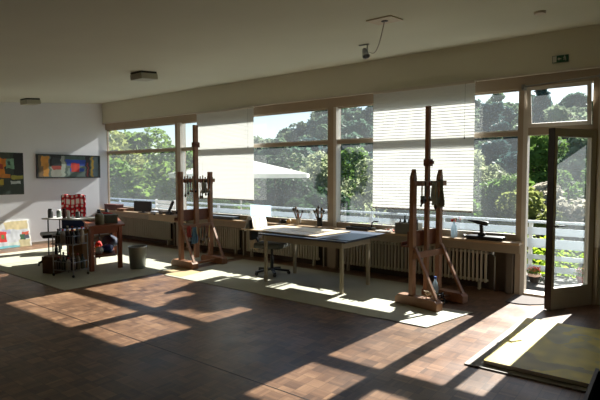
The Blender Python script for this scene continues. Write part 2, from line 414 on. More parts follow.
# rotated so its painted face looks up: local Z -> +Y
ub = MB().prism([(-1.39,4.15),(-1.31,5.86),(.55,5.92),(.66,4.18)], 'z', .001, .012)
tag(ub.build('backing_board', mat('backing_card', (150,146,138), .7, var=.04)), 'thin pale backing board under the yellow canvas', 'board')
bk = empty('wooden_crate', 'dark open wooden crate standing in the bottom right corner', 'crate', (-.38, 2.90, 0))
f = MB(); f.box(0,.02,0,.90,.02,.32); f.box(.50,.52,0,.90,.02,.32); f.box(.02,.50,0,.02,.02,.32); f.box(.02,.50,.88,.90,.02,.32); f.build('side_panels', mat('dark_crate', (44,36,34), .5, var=.1), bk)
MB().box(.02,.50,.02,.88,.02,.035).build('bottom_panel', mat('dark_crate', (44,36,34)), bk)
for x in (0,.5): MB().box(x,x+.02,0,.90,.32,.332).build('rim', mat('crate_rim', (96,84,76), .5), bk)

# ------------------------------------------------------------------ ceiling fittings
M_diff = mat('lamp_diffuser', (160,158,140), .4)
def ceiling_lamp(x, y, label):
    t = empty('ceiling_lamp', label, 'lamp', (x, y, ceil(y))); t.rotation_euler = (math.atan(.098), 0, 0)
    MB().box(-.14,.14,-.14,.14,-.03,0).build('base_plate', M_black, t)
    MB().box(-.15,.15,-.15,.15,-.12,-.03, bev=.012).build('diffuser', M_diff, t)
ceiling_lamp(-6.62, 4.62, 'square box ceiling lamp nearer the camera, in front of the left windows')
ceiling_lamp(-10.98, 4.83, 'small square box ceiling lamp nearest the left wall')
t = empty('ceiling_plate', 'square blank ceiling plate with an open cable hole and grey cable', 'ceiling plate', (-2.41, 4.57, ceil(4.57)), 0); t.rotation_euler = (math.atan(.098),0,0)
MB().box(-.14,.14,-.14,.14,-.012,0).build('cover', mat('plate_paint', (200,188,168), .6), t)
MB().lathe([(.035,-.018),(.035,-.012)], n=14).build('cable_hole', M_black, t)
cab = MB(); P0 = Vector((-2.41,4.57,ceil(4.57)-.015)); P1 = Vector((-3.14,5.56,ceil(5.6)-.13)); pts = []
for i in range(13):
    s = i/12; p = P0.lerp(P1, s); p.z -= .16*math.sin(math.pi*s)*(1-.3*s); pts.append(p)
cab.tube(pts, .006, 6); tag(cab.build('power_cable', mat('grey_cable', (150,144,132), .5)), 'thin grey cable sagging from the ceiling plate to the spotlight', 'cable')
t = empty('spotlight', 'small metal spotlight clamped to the ceiling near the beam', 'spotlight', (-3.24, 5.62, ceil(5.62)))
MB().box(-.09,.05,-.015,.015,-.012,0).build('mount', M_steel, t)
MB().tube([(.03,0,-.01),(.03,0,-.09)], .008).build('arm', M_steel, t)
MB().lathe([(.028,-.06),(.034,-.03),(.045,.03),(.052,.06),(.046,.06),(.03,.02)], n=14, M=Matrix.Translation((0,0,-.11)) @ Matrix.Rotation(R(160),4,'X') @ Matrix.Rotation(R(25),4,'Y')).build('lamp_head', M_steel, t, smooth=True)
sd = MB().lathe([(.05,-.03),(.058,-.02),(.06,0)], (-1.16,5.60,ceil(5.6)+.004), 18); tag(sd.build('smoke_detector', M_framel, smooth=True), 'small round white smoke detector on the ceiling above the door', 'detector')
# exit sign
ex = empty('exit_sign', 'small green emergency exit sign on the beam above the door', 'sign', (-1.285, BY, 3.065))
MB().box(0,.185,-.025,0,0,.088).build('case', mat('sign_green', (16,78,52), .4), ex)
MB().box(.006,.05,-.028,-.025,.006,.082).build('white_panel', mat('sign_white', (196,196,186), .5), ex)
a = MB(); a.prism([(.062,.044),(.082,.064),(.082,.05),(.105,.05),(.105,.038),(.082,.038),(.082,.024)], 'y', -.028, -.025); a.build('arrow', mat('sign_white', (0,0,0)), ex)
a = MB(); a.lathe([(.006,0),(.006,.003)], n=10, M=Matrix.Translation((.142,-.025,.073)) @ Matrix.Rotation(R(90),4,'X'))
for p, q in (((.143,.064),(.149,.043)),((.143,.062),(.131,.055)),((.131,.055),(.129,.046)),((.144,.06),(.156,.054)),((.149,.043),(.139,.031)),((.139,.031),(.128,.028)),((.149,.043),(.157,.030)),((.157,.030),(.155,.014))):
    a.bar((p[0],-.0265,p[1]),(q[0],-.0265,q[1]), .006, .003, up=(0,1,0))
a.build('running_figure', mat('sign_white', (0,0,0)), ex)

# ------------------------------------------------------------------ easels
def easel(loc, rz, label, w, mast_h, points, tray_z, cross_z, wood, mw, clamp_z):
    t = empty('studio_easel', label, 'easel', loc, rz)
    h = w/2
    for s in (-1,1):
        r = MB(); y = s*h
        r.prism([(-.22,0),(.40,0),(.40,.09),(.37,.12),(-.17,.12),(-.22,.07)], 'y', y-.06, y+.06); r.build('runner', wood, t)
        u = MB()
        if points: u.prism([(y-.034,.12),(y+.034,.12),(y+.034,1.58),(y+.01,1.70),(y-.034,1.60)], 'x', -.03, .03)
        else: u.box(-.035,.035,y-.036,y+.036,.12,1.68, bev=.004)
        u.build('upright', wood, t)
        MB().bar((.04,y,.72),(.37,y,.10), .03, .04, up=(0,1,0)).build('brace', wood, t)
    MB().box(.035,.06,-h-.03,h+.03,cross_z,cross_z+.08, bev=.004).build('lower_crossbar', wood, t)
    MB().box(.16,.21,-h,h,.04,.08).build('base_crossbar', wood, t)
    MB().box(.035,.06,-h-.05,h+.07,1.49,1.555).build('upper_crossbar', wood, t)
    MB().box(-.02,.034,-mw/2,mw/2,.12,mast_h, bev=.003).build('mast', wood, t)
    m = MB(); m.box(-.03,.06,-mw/2-.016,mw/2+.016,clamp_z,clamp_z+.09, bev=.004); m.lathe([(.018,0),(.022,.03)], n=10, M=Matrix.Translation((.06,0,clamp_z+.045)) @ Matrix.Rotation(R(90),4,'Y')); m.build('mast_clamp', M_woodd, t)
    tr = MB(); tr.box(-.06,-.036,-h-.03,h+.03,tray_z,tray_z+.20); tr.box(-.16,-.06,-h-.03,h+.03,tray_z,tray_z+.02); tr.box(-.16,-.145,-h-.03,h+.03,tray_z+.02,tray_z+.06)
    tr.build('tray', M_woodd, t)
    return t
easel((-2.505,5.935,.010), R(-12)+R(0), 'tall brown wooden studio easel with pointed uprights in front of the right blind', .57, 2.50, True, .72, .585, M_wood, .05, 1.74)
easel((-6.88,5.86,.010), R(-3), 'tall brown wooden studio easel by the left windows beside the fine-slatted blind', .66, 2.52, False, .80, .66, M_wood, .085, 2.12)

le = [o for o in COL.objects if o.name.startswith('studio_easel') and not o.parent][1]
for i in range(13):
    y = -.34+i*.056
    if abs(y) > .05: MB().box(.061,.074,y-.009,y+.009,1.46+.02*(i%2),1.585+.015*(i%3)).build('peg', M_woodd if i % 2 else M_wood, le)

# ---- paintbrush prototype (tip up, base at origin)
brush_cols = [(150,96,52),(44,40,38),(130,40,30),(196,170,110),(60,70,60)]
def paintbrush(loc, tilt, az, L, flip, label, group, k):
    t = empty('paintbrush', label, 'paintbrush', loc, az, group)
    t.rotation_euler = (tilt + (math.pi if flip else 0), 0, az)
    MB().tube([(0,0,0),(0,0,L*.35),(0,0,L*.7)], [.006,.011,.007], 6).build('brush_handle', mat('brush_wood_%d' % (k % 5), brush_cols[k % 5], .5), t)
    MB().tube([(0,0,L*.7),(0,0,L*.82)], [.009,.013], 8).build('ferrule', M_steel, t)
    MB().tube([(0,0,L*.82),(0,0,L*.92),(0,0,L)], [.014,.02,.005], 8).build('bristles', mat('bristle_%d' % (k % 3), [(70,52,36),(38,32,30),(112,92,64)][k % 3], .9), t)
    return t
# hanging from upper crossbars
def hang(eloc, rz, w, n, label, group, z=1.50, n0=0):
    for i in range(n):
        y = -w/2+.06+(w-.12)*i/(n-1)+random.uniform(-.01,.01)
        if abs(y) < .035: y += .06
        x = .085
        wx = eloc[0]+x*math.cos(rz)-y*math.sin(rz); wy = eloc[1]+x*math.sin(rz)+y*math.cos(rz)
        paintbrush((wx, wy, z+.05), R(random.uniform(-5,5)), rz, random.uniform(.22,.36), True, label, group, i+n0)
hang((-6.88,5.86), R(-3), .66, 12, 'paintbrush hanging bristles down from the crossbar of the left easel', 'brushes hanging on the left easel')
hang((-2.505,5.935), R(-12), .57, 7, 'paintbrush hanging bristles down from the crossbar of the right easel', 'brushes hanging on the right easel')
hang((-6.88,5.86), R(-3), .62, 9, 'paintbrush hanging from the lower crossbar of the left easel', 'brushes hanging low on the left easel', z=.66)
def hang_at(y, rz, e):   # a point on the camera side of the upper crossbar
    return (e[0]+.10*math.cos(rz)-y*math.sin(rz), e[1]+.10*math.sin(rz)+y*math.cos(rz))
def rag(loc, w, h, m, label, seed, az):
    mb = MB(); nx, nz = 12, 14; vs = []; fs = []
    for j in range(nz+1):
        for i in range(nx+1):
            u = i/nx-.5; v = j/nz
            ww = w*(.55+.45*v+.12*math.sin(v*7+seed)); vs.append((u*ww, .018*math.sin(u*16+seed+v*2)*(.3+v), -v*h*(1-.18*abs(u)*vnoise(i*.5,seed))))
    for j in range(nz):
        for i in range(nx): a = j*(nx+1)+i; fs.append((a,a+1,a+nx+2,a+nx+1))
    mb.add(vs, fs); o = mb.build('rag', m, smooth=True); o.location = loc; o.rotation_euler = (0,0,az)
    mo = o.modifiers.new('s','SOLIDIFY'); mo.thickness = .006
    return tag(o, label, 'rag')
e2 = (-2.505,5.935)
x, y = hang_at(-.13, R(-3), (-6.88,5.86)); rag((x+.02,y,.70), .13, .30, mat('rag_blue', (84,120,150), .9, var=.3, scale=14), 'blue-grey rag hanging from the lower crossbar of the left easel', 3, R(60))
x, y = hang_at(-.25, R(-3), (-6.88,5.86)); rag((x+.02,y,.73), .10, .20, mat('rag_red', (150,60,56), .9, var=.3, scale=14), 'dull red rag hanging from the lower crossbar of the left easel', 6, R(60))
x, y = hang_at(.10, R(-3), (-6.88,5.86)); rag((x+.02,y,1.50), .12, .20, mat('rag_grey_light', (140,142,138), .9, var=.3, scale=14), 'small light grey rag hanging from the upper crossbar of the left easel', 1, R(60))
x, y = hang_at(-.03, R(-12), e2); rag((x+.01,y,1.56), .06, .26, mat('rag_pale', (170,174,170), .9, var=.3, scale=14), 'narrow pale rag hanging over the mast of the right easel', 4, R(60))
x, y = hang_at(.17, R(-12), e2); rag((x-.01,y,1.575), .11, .36, mat('rag_dark', (110,114,104), .9, var=.3, scale=14), 'dark stained rag hanging from the crossbar of the right easel', 2, R(60))
x, y = hang_at(.05, R(-12), e2); rag((x-.01,y,1.55), .09, .30, mat('rag_grey', (150,158,154), .9, var=.3, scale=14), 'grey stained rag hanging beside the mast of the right easel', 5, R(60))
x, y = hang_at(-.2, R(-12), e2)
t = empty('spray_gun', 'small black tool hanging below the crossbar of the right easel', 'tool', (x-.02,y,1.28)); MB().box(-.02,.02,-.02,.02,0,.10, bev=.006).build('body', M_black, t); MB().tube([(0,0,.1),(.0,0,.27)], .003, 6).build('hook_wire', M_steel, t); MB().bar((0,0,.02),(.0,-.05,-.03),.015,.02).build('spout', M_black, t)
# things on trays and around the right easel
def jar(loc, r, h, m, label, name='jar', cat='jar', mlid=None, group=None):
    t = empty(name, label, cat, loc, group=group)
    MB().lathe([(r*.92,0),(r,.01),(r,h*.9),(r*.9,h),(r*.8,h),(r*.8,h*.3)], n=14).build('body', m, t, smooth=True)
    if mlid: MB().lathe([(r*.85,h),(r*.85,h+.02),(r*.8,h+.024)], n=14).build('lid', mlid, t, smooth=True)
    return t
def bottle(loc, r, h, m, mcap, label, group=None, name='bottle'):
    t = empty(name, label, 'bottle', loc, group=group)
    MB().lathe([(r*.9,0),(r,.01),(r,h*.6),(r*.7,h*.74),(r*.36,h*.84),(r*.34,h*.92)], n=14).build('body', m, t, smooth=True)
    MB().lathe([(r*.42,h*.9),(r*.42,h),(r*.38,h)], n=12).build('cap', mcap, t, smooth=True)
    return t
M_clear = mat('clear_plastic', (190,206,216), .15, trans=.5)
# tin box with bottles behind near upright
bx = empty('tin_box', 'grey paint box standing open on the sill left of the right easel', 'box', (-3.22,6.93,SILL))
f = MB(); f.box(-.19,.19,-.06,.10,0,.01); f.box(-.19,-.18,-.06,.10,.01,.17); f.box(.18,.19,-.06,.10,.01,.17); f.box(-.18,.18,-.06,-.05,.01,.17); f.box(-.18,.18,.09,.10,.01,.17); f.build('body', mat('tin_grey', (108,104,92), .5), bx)
for i in range(5):
    bottle((-3.36+.07*i, 6.95+.015*(i%2), SILL+.011), .026, .22+.05*(i in (1,3)), mat('dark_bottle_%d' % (i%2), [(52,44,36),(40,52,48)][i%2], .3), M_black, 'dark bottle standing in the grey paint box by the right easel', 'bottles in the grey paint box')
bottle((-2.41,6.02,.006), .042, .32, M_clear, mat('blue_cap', (60,100,180), .4), 'clear plastic water bottle on the floor between the feet of the right easel')
# crumpled rag / cable heap in front
for k, (dx, dy, s) in enumerate(((-.02,-.10,1),(.05,.02,.8))):
    pts = []
    for i in range(26):
        a = i*.9; rr = .07*s*(1+.35*math.sin(i*1.7)); pts.append((-2.33+dx+rr*math.cos(a), 5.83+dy+rr*math.sin(a), .03+.17*s*abs(math.sin(i*.37))))
    tag(MB().tube(pts, .008, 6).build('coiled_cable', mat('pale_cord', (186,170,140), .6) if k == 0 else M_dark), ['pale coiled cord heaped at the foot of the right easel','dark coiled cable heaped behind the pale cord at the right easel'][k], 'cable')
# tray items, right easel
rb = MB().box(-2.62,-2.44,5.72,5.9,.93,1.0, bev=.02)
# ------------------------------------------------------------------ long table
M_tleg = mat('table_leg_paint', (172,160,136), .5)
tb = empty('work_table', 'long worktable with a blue-grey top and pale square legs', 'table', (-4.25,6.0,0))
MB().box(-.80,.78,-.48,.40,.715,.74, bev=.003).build('tabletop', mat('tabletop_blue_grey', (74,80,94), .35, var=.12, scale=5), tb)
o = MB().box(-4.28,-3.46,5.62,6.66,.741,.747).build('cutting_mat', mat('tabletop_blue_grey', (0,0,0)))
tag(o, 'dark blue-grey mat on the right end of the worktable, overhanging its back edge', 'mat')
f = MB(); 
for y in (-.42,.30): f.box(-.70,.70,y-.012,y+.012,.63,.715)
for x in (-.70,.70): f.box(x-.012,x+.012,-.42,.30,.63,.715)
f.build('apron', M_tleg, tb)
for x in (-.69,.69):
    for y in (-.42,.30): 
        q = MB(); q.box(x-.021,x+.021,y-.021,y+.021,0.007,.715); q.build('leg', M_tleg, tb)
db = MB().prism([(-5.56,5.68),(-4.02,5.62),(-3.94,6.42),(-5.40,6.50)], 'z', .748, .764)
tag(db.build('drawing_board', mat('board_birch', (226,204,172), .45, var=.06, scale=3)), 'pale wooden drawing board lying on the worktable and overhanging its left end', 'board')
db = MB().prism([(-4.8,6.0),(-4.3,5.95),(-4.22,6.4),(-4.75,6.45)], 'z', .765, .767)
tag(db.build('paper_sheet', mat('paper_cream', (236,226,206), .7)), 'cream sheet of paper lying on the pale drawing board', 'paper')

# office chair
oc = empty('office_chair', 'grey swivel office chair pushed under the worktable', 'chair', (-5.20,6.02,.008), R(15))
b = MB()
for i in range(5):
    a = i*2*math.pi/5+.3; b.bar((.03*math.cos(a),.03*math.sin(a),.085),(.29*math.cos(a),.29*math.sin(a),.06), .045,.03)
b.build('star_base', M_black, oc)
for i in range(5):
    a = i*2*math.pi/5+.3; MB().lathe([(.026,-.012),(.03,0),(.026,.012)], n=12, M=Matrix.Translation((.28*math.cos(a),.28*math.sin(a),.03)) @ Matrix.Rotation(R(90),4,'X')).build('caster', M_black, oc)
MB().lathe([(.026,.07),(.026,.28),(.018,.28),(.018,.45)], n=12).build('gas_column', M_black, oc, smooth=True)
M_seat = mat('seat_fabric_grey', (92,94,88), .9, var=.1, scale=20)
MB().box(-.23,.23,-.22,.22,.44,.53, bev=.03).build('seat', M_seat, oc, smooth=True)
MB().bar((-.22,0,.46),(-.29,0,.62), .05,.02).build('back_support', M_black, oc)
MB().box(-.32,-.27,-.19,.19,.56,.90, bev=.024).build('backrest', M_black, oc, smooth=True)
# white jacket over chair back
def cloth(name, prof_fn, nu, nv, m, label, cat, th=.008):
    vs = []; fs = []
    for j in range(nv+1):
        for i in range(nu+1): vs.append(prof_fn(i/nu, j/nv))
    for j in range(nv):
        for i in range(nu): a = j*(nu+1)+i; fs.append((a,a+1,a+nu+2,a+nu+1))
    o = MB().add(vs, fs).build(name, m, smooth=True); mo = o.modifiers.new('s','SOLIDIFY'); mo.thickness = th; mo.offset = 1
    return tag(o, label, cat)
def jk(u, v):
    # u across back (local y), v front hem over the top to rear hem
    yy = (u-.5)*.46; s = v*2-1; w = .012*math.sin(u*17+v*5)
    if abs(s) < .12: x, z = s/.12*.045, .945+.012*math.cos(u*6)
    else: x = math.copysign(.045+(abs(s)-.12)*.05, s); z = .935-(abs(s)-.12)*(.20 if s > 0 else .24)
    x = x-.295+w; c, sn = math.cos(R(15)), math.sin(R(15))
    return (-5.20+x*c-yy*sn, 6.02+x*sn+yy*c, z)
cloth('jacket', jk, 24, 24, mat('white_cloth', (240,238,234), .9, trans=.15), 'white jacket draped over the backrest of the office chair', 'jacket')
def bc(u, v):
    return (-5.60+(u-.5)*.20+.01*math.sin(v*6), 6.02+.018*math.sin(u*14+v*3)+.12*(v if v<.15 else .15), (.772 if v < .1 else .772-(v-.1)*.44)+.01*math.sin(u*5))
cloth('cloth', bc, 14, 18, mat('beige_cloth', (176,156,132), .95), 'beige cloth hanging down at the left end of the worktable', 'cloth')

# ------------------------------------------------------------------ things on the window sill
def pot_brushes(x, label, h, r, m, k0, grp, n=8):
    jar((x,7.0,SILL), r, h, m, label, 'brush_jar', 'jar')
    for i in range(n):
        a = i*2*math.pi/n; t = R(random.uniform(8,24)); az = a
        paintbrush((x-.4*r*math.sin(-a)*0+.3*r*math.cos(a), 7.0+.3*r*math.sin(a), SILL+.02), t*random.choice((1,-1)), az+R(90)*0, h+random.uniform(.10,.20), False, grp[0], grp[1], i+k0)
pot_brushes(-5.40, 'pale ceramic jar full of paintbrushes on the sill behind the worktable', .13, .045, mat('pale_ceramic', (172,164,150), .4), 0, ('paintbrush standing in the pale ceramic jar on the sill','brushes in the pale jar'))
pot_brushes(-4.93, 'dark jar full of paintbrushes on the sill beside the window post', .15, .05, mat('dark_ceramic', (34,34,36), .4), 2, ('paintbrush standing in the dark jar beside the window post','brushes in the dark jar'))
b = MB().lathe([(.03,0),(.06,.02),(.075,.06),(.07,.065),(.055,.03)], n=16); o = b.build('bowl', M_dark, smooth=True, loc=(-5.76,7.0,SILL)); tag(o, 'small dark bowl on the sill left of the brush jars', 'bowl')
t = empty('masking_tape', 'roll of tape leaning on the dark bowl on the sill', 'tape', (-5.62,6.98,SILL+.02)); MB().lathe([(.05,-.012),(.05,.012),(.035,.012),(.035,-.012)], n=18, M=Matrix.Rotation(R(80),4,'X') @ Matrix.Translation((0,.03,0))).build('tape_ring', mat('tape_tan', (186,160,120), .6), t)
ps = MB().box(-6.72,-6.17,7.125,7.128,.76,1.04); tag(ps.build('paper_sheet', mat('tracing_paper', (214,226,236), .7, trans=.6)), 'white sheet of tracing paper standing against the window behind the office chair', 'paper')
# tray + tape dispenser + paper pile
t = empty('tool_tray', 'flat dark tray on the sill just right of the window post', 'tray', (-4.10,6.98,SILL)); MB().box(-.22,.20,-.09,.09,0,.012).build('base', M_black, t)
f = MB(); f.box(-.22,.2,-.09,-.08,.012,.045); f.box(-.22,.2,.08,.09,.012,.045); f.box(-.22,-.21,-.08,.08,.012,.045); f.box(.19,.2,-.08,.08,.012,.045); f.build('rim', M_black, t)
t = empty('tape_dispenser', 'black arched tape dispenser on the sill behind the dark tray', 'tool', (-3.88,7.03,SILL+.013)); MB().box(-.05,.05,-.03,.03,0,.03, bev=.006).build('base', M_grey, t); MB().tube([(-.03,0,.03),(-.02,0,.11),(.02,0,.135),(.09,0,.13)], .012).build('arm', M_black, t, smooth=True)
for i in range(3):
    o = MB().prism([(-3.78,6.90),(-3.5,6.89),(-3.49,7.08),(-3.77,7.09)], 'z', SILL+.006*i+.001, SILL+.006*i+.006).build('paper_sheet', M_paper); tag(o, 'white paper in the small stack on the sill behind the worktable corner', 'paper', 'stack of white paper')
for i in range(5):
    x = -3.62+i*.055; t = empty('paint_tube', 'squeezed white paint tube on the sill beside the grey paint box', 'paint tube', (x, 6.91+.02*(i%3), SILL+.034), R(20+i*37), 'paint tubes on the sill')
    tb_ = MB(); n = 10
    tb_.add([(-.06,-.022,0),(-.06,.022,0),(-.06,-.022,.003),(-.06,.022,.003)]+[(.03,.014*math.cos(a),.012+.012*math.sin(a)) for a in [j*math.pi*2/4+.78 for j in range(4)]], [(0,1,3,2),(0,2,6,7),(1,0,7,4),(3,1,4,5),(2,3,5,6),(4,7,6,5)]); tb_.build('tube_body', mat('tube_white_%d' % (i%2), [(232,226,214),(206,120,90)][i%2], .4), t)
    MB().lathe([(.008,0),(.008,.018)], n=8, M=Matrix.Translation((.03,0,.012)) @ Matrix.Rotation(R(90),4,'Y')).build('cap', M_white, t)
# spray bottle
t = empty('spray_bottle', 'clear spray bottle with a red trigger on the sill right of the right easel', 'bottle', (-2.52,6.98,SILL))
MB().lathe([(.042,0),(.045,.02),(.045,.12),(.03,.17),(.016,.2),(.015,.23)], n=16).build('body', M_clear, t, smooth=True)
f = MB(); f.box(-.02,.05,-.012,.012,.25,.285, bev=.004); f.build('spray_head', M_white, t); MB().lathe([(.018,.225),(.018,.25)], n=12).build('collar', M_white, t)
MB().box(-.045,.018,-.014,.014,.225,.262, bev=.004).build('trigger', mat('red_plastic', (214,30,44), .4), t)
# black stapler/drill on case
t = empty('tool_case', 'flat black tool case lying on the sill near the door post', 'case', (-2.08,6.98,SILL)); MB().box(-.24,.26,-.09,.09,0,.055, bev=.02).build('case_body', M_black, t, smooth=True); MB().tube([(-.26,-.05,.03),(-.30,0,.045),(-.26,.05,.03)], .012).build('handle', M_black, t, smooth=True)
t = empty('cordless_drill', 'black cordless drill standing on the flat black tool case', 'drill', (-2.12,6.97,SILL+.056))
MB().box(-.05,.05,-.03,.03,0,.045, bev=.01).build('battery', M_black, t); MB().bar((0,0,.04),(-.01,0,.15), .045,.035, up=(0,1,0)).build('grip', M_black, t)
MB().tube([(.08,0,.165),(.06,0,.17),(-.06,0,.185),(-.12,0,.195)], [.028,.034,.03,.02], 10).build('motor_housing', M_black, t, smooth=True); MB().tube([(-.12,0,.195),(-.17,0,.20),(-.20,0,.203)], [.018,.012,.006], 8).build('chuck', M_dark, t, smooth=True)

# left sill clutter
M_mar = mat('maroon_box', (92,50,44), .6, var=.1)
def cbox(name, loc, s, rz, m, label, cat='box', lid=None):
    t = empty(name, label, cat, loc, rz); MB().box(-s[0]/2,s[0]/2,-s[1]/2,s[1]/2,0,s[2]*.8, bev=.005).build('body', m, t)
    MB().box(-s[0]/2-.006,s[0]/2+.006,-s[1]/2-.006,s[1]/2+.006,s[2]*.8,s[2], bev=.004).build('lid', lid or m, t); return t
cbox('storage_box', (-11.38,6.99,SILL), (.55,.2,.15), 0, M_mar, 'maroon box at the far left end of the window sill')
cbox('storage_box', (-10.93,6.95,SILL), (.26,.14,.06), R(5), mat('brown_box', (120,84,60), .7), 'low brown box on the sill beside the maroon box')
# monitor-like dark panel
t = empty('small_monitor', 'small black flat panel standing on the sill in the left bay', 'monitor', (-10.05,6.93,SILL), R(12))
MB().box(-.27,.27,-.015,.02,.03,.27, bev=.006).build('screen', M_black, t); MB().box(-.03,.03,0,.03,.008,.06).build('stand', M_dark, t); MB().box(-.10,.10,-.05,.08,0,.01).build('foot', M_dark, t)
for i, (x, w, h, c, l) in enumerate(((-9.62,.20,.05,(176,184,196),'low pale tray of papers on the sill right of the black panel'),(-9.32,.16,.07,(84,74,66),'low brown tin on the sill between the tray of papers and the tool roll'))):
    cbox('storage_box', (x,6.98,SILL), (w,.15,h), 0, mat('clut_%d'%i, c, .6), l)
t = empty('desk_vise', 'dark angled clamp standing on the sill left of the left easel', 'clamp', (-9.08,6.97,SILL), 0)
MB().box(-.08,.08,-.06,.06,0,.03).build('base', M_dark, t); MB().bar((-.05,0,.03),(.12,0,.30),.05,.04).build('arm', M_dark, t)
MB().bar((.05,0,.03),(.0,0,.16),.03,.03).build('brace', M_dark, t)
t = empty('tool_roll', 'long dark bundle lying on the sill behind the left easel', 'bundle', (-8.45,6.98,SILL+.001)); MB().tube([(-.4,0,.05),(-.2,.01,.06),(.1,0,.055),(.45,0,.05)], [.03,.055,.055,.03], 10).build('roll', M_dark, t, smooth=True)
MB().tube([(0,0,.115),(0,-.06,.06),(0,0,.0),(0,.06,.06),(0,0,.115)], .006, 6).build('strap', M_mar, t)
t = empty('timber_board', 'long pale wood board leaning on the apron under the left windows', 'panel', (0,0,0)); t.location = (-8.6,6.857,SILL-.13)
MB().box(-1.1,.25,-.02,.0,-.02,.11, bev=.003).build('plank', M_sill, t)
for q in (-.9,.05): MB().box(q,q+.03,-.022,.05,.11,.135).build('hook', M_dark, t)
cbox('flat_case', (-7.35,6.98,SILL), (.75,.2,.06), 0, mat('slate_case', (72,76,80), .4), 'flat slate-grey case lying on the sill under the fine-slatted blind', 'case')
cbox('paint_tin', (-6.35,6.93,SILL), (.16,.1,.05), R(10), mat('olive_tin', (100,96,70), .5), 'small olive tin on the sill in front of the tracing paper', 'tin')

# ------------------------------------------------------------------ corner work area
wt = empty('side_table', 'brown wooden table with square legs in front of the far corner', 'table', (-8.35,4.95,0.006), R(30))
# built to span two visible legs
wt.location = (0,0,0); wt.rotation_euler = (0,0,0)
TL = [(-7.75,4.33),(-7.67,4.81),(-9.15,5.02),(-9.05,5.56)]
MB().prism([(-7.70,4.27),(-7.60,4.87),(-9.12,5.66),(-9.27,4.98)][:4], 'z', .745, .775).build('tabletop', M_tabw, wt)
f = MB(); f.bar((*TL[0],.69),(*TL[1],.69),.025,.11); f.bar((*TL[0],.69),(*TL[2],.69),.025,.11); f.bar((*TL[2],.69),(*TL[3],.69),.025,.11); f.bar((*TL[1],.69),(*TL[3],.69),.025,.11); f.build('apron', M_tabw, wt)
for p in TL: MB().box(p[0]-.03,p[0]+.03,p[1]-.03,p[1]+.03,.006,.745).build('leg', M_tabw, wt)
sh = MB().prism([(-7.78,4.42),(-7.72,4.76),(-9.02,5.50),(-9.12,5.06)], 'z', .22, .24); sh.build('lower_shelf', M_woodd, wt)
# bags & boxes on lower shelf
def lump(name, loc, s, m, label, cat, seed, group=None):
    bm = bmesh.new(); bmesh.ops.create_icosphere(bm, subdivisions=3, radius=1)
    for v in bm.verts:
        n = v.co.normalized(); k = 1+.28*(vnoise(n.x*3+seed, n.y*3+n.z*2, seed)-.5)
        v.co = Vector((n.x*s[0]*k, n.y*s[1]*k, max(-.8, n.z)*s[2]*k))
        v.co.z += .8*s[2]
    o = MB().bm(bm).build(name, m, smooth=True, loc=loc); z0 = min(v[2] for v in o.bound_box); o.location.z -= z0
    return tag(o, label, cat, group)
lump('plastic_bag', (-8.05,4.80,.242), (.13,.10,.08), mat('bag_blue', (30,52,110), .4), 'crumpled blue plastic bag on the lower shelf of the brown table', 'bag', 1)
lump('plastic_bag', (-7.97,4.60,.242), (.07,.06,.07), mat('bag_white', (200,206,214), .4), 'crumpled white plastic bag at the front of the brown table shelf', 'bag', 2)
lump('sponge', (-8.22,4.72,.242), (.07,.05,.05), mat('sponge_yellow', (226,176,40), .8), 'yellow sponge between the bags under the brown table', 'sponge', 3)
lump('cloth_bundle', (-8.62,5.2,.242), (.2,.13,.12), mat('bundle_dark', (30,38,60), .8), 'dark blue cloth bundle at the back of the brown table shelf', 'cloth', 4)
lump('cloth_bundle', (-8.42,4.84,.242), (.07,.06,.09), mat('bundle_red', (190,40,36), .8), 'red cloth bundle under the brown table near its front edge', 'cloth', 6)
# on the brown table
TT = .776
jar((-7.86,4.55,TT), .075, .17, mat('olive_can', (112,108,84), .5), 'tall olive tin can on the near end of the brown table', 'paint_can', 'can', M_grey)
cbox('cardboard_box', (-8.0,4.84,TT), (.26,.2,.15), R(-20), mat('green_grey_box', (96,100,88), .7), 'grey-green box on the brown table behind the olive can')
cbox('case', (-8.45,5.02,TT), (.42,.26,.10), R(-25), M_dark, 'flat dark case on the middle of the brown table', 'case')
lump('cloth_bundle', (-8.42,5.02,TT+.102), (.17,.08,.03), mat('bundle_red2', (190,36,40), .8), 'red cloth lying on top of the flat dark case', 'cloth', 9)
for i in range(7):
    x = -8.55-.1*(i%4)-.04*(i>3); y = 5.0+.18*(i//4)+.05*(i%4)
    jar((x-.12,y+.02,TT), .035, .10+.03*(i%3), mat('jar_dark_%d'%(i%3), [(60,54,48),(84,70,54),(46,50,54)][i%3], .4), 'small dark paint jar in the cluster on the far half of the brown table', 'jar', 'jar', M_dark, 'jars on the brown table')

# wire cart with bottles
ct = empty('wire_cart', 'grey wire cart of bottles standing left of the brown table', 'cart', (-7.71,3.95,.008), R(16))
f = MB(); w, d = .21, .15
for x in (-w,w):
    for y in (-d,d): MB().tube([(x,y,.05),(x,y,.68)], .009, 8).build('post', M_steel, ct)
for z in (.10,.52):
    f = MB()
    for zz in (z, z+.14): f.tube([(-w,-d,zz),(w,-d,zz),(w,d,zz),(-w,d,zz),(-w,-d,zz)], .006, 6)
    for i in range(9): f.tube([(-w+i*w/4,-d,z+.14),(-w+i*w/4,-d,z),(-w+i*w/4,d,z),(-w+i*w/4,d,z+.14)], .003, 5)
    f.build('wire_basket', M_steel, ct)
for x in (-w,w):
    for y in (-d,d): MB().lathe([(.02,-.01),(.024,0),(.02,.01)], n=10, M=Matrix.Translation((x,y,.025)) @ Matrix.Rotation(R(90),4,'X')).build('caster', M_black, ct)
c, s_ = math.cos(R(16)), math.sin(R(16))
cc = [(44,34,30),(60,70,60),(170,160,150),(52,30,30),(30,34,44),(96,84,60)]; kk = [(150,30,30),(24,24,26),(200,40,40),(210,205,196)]
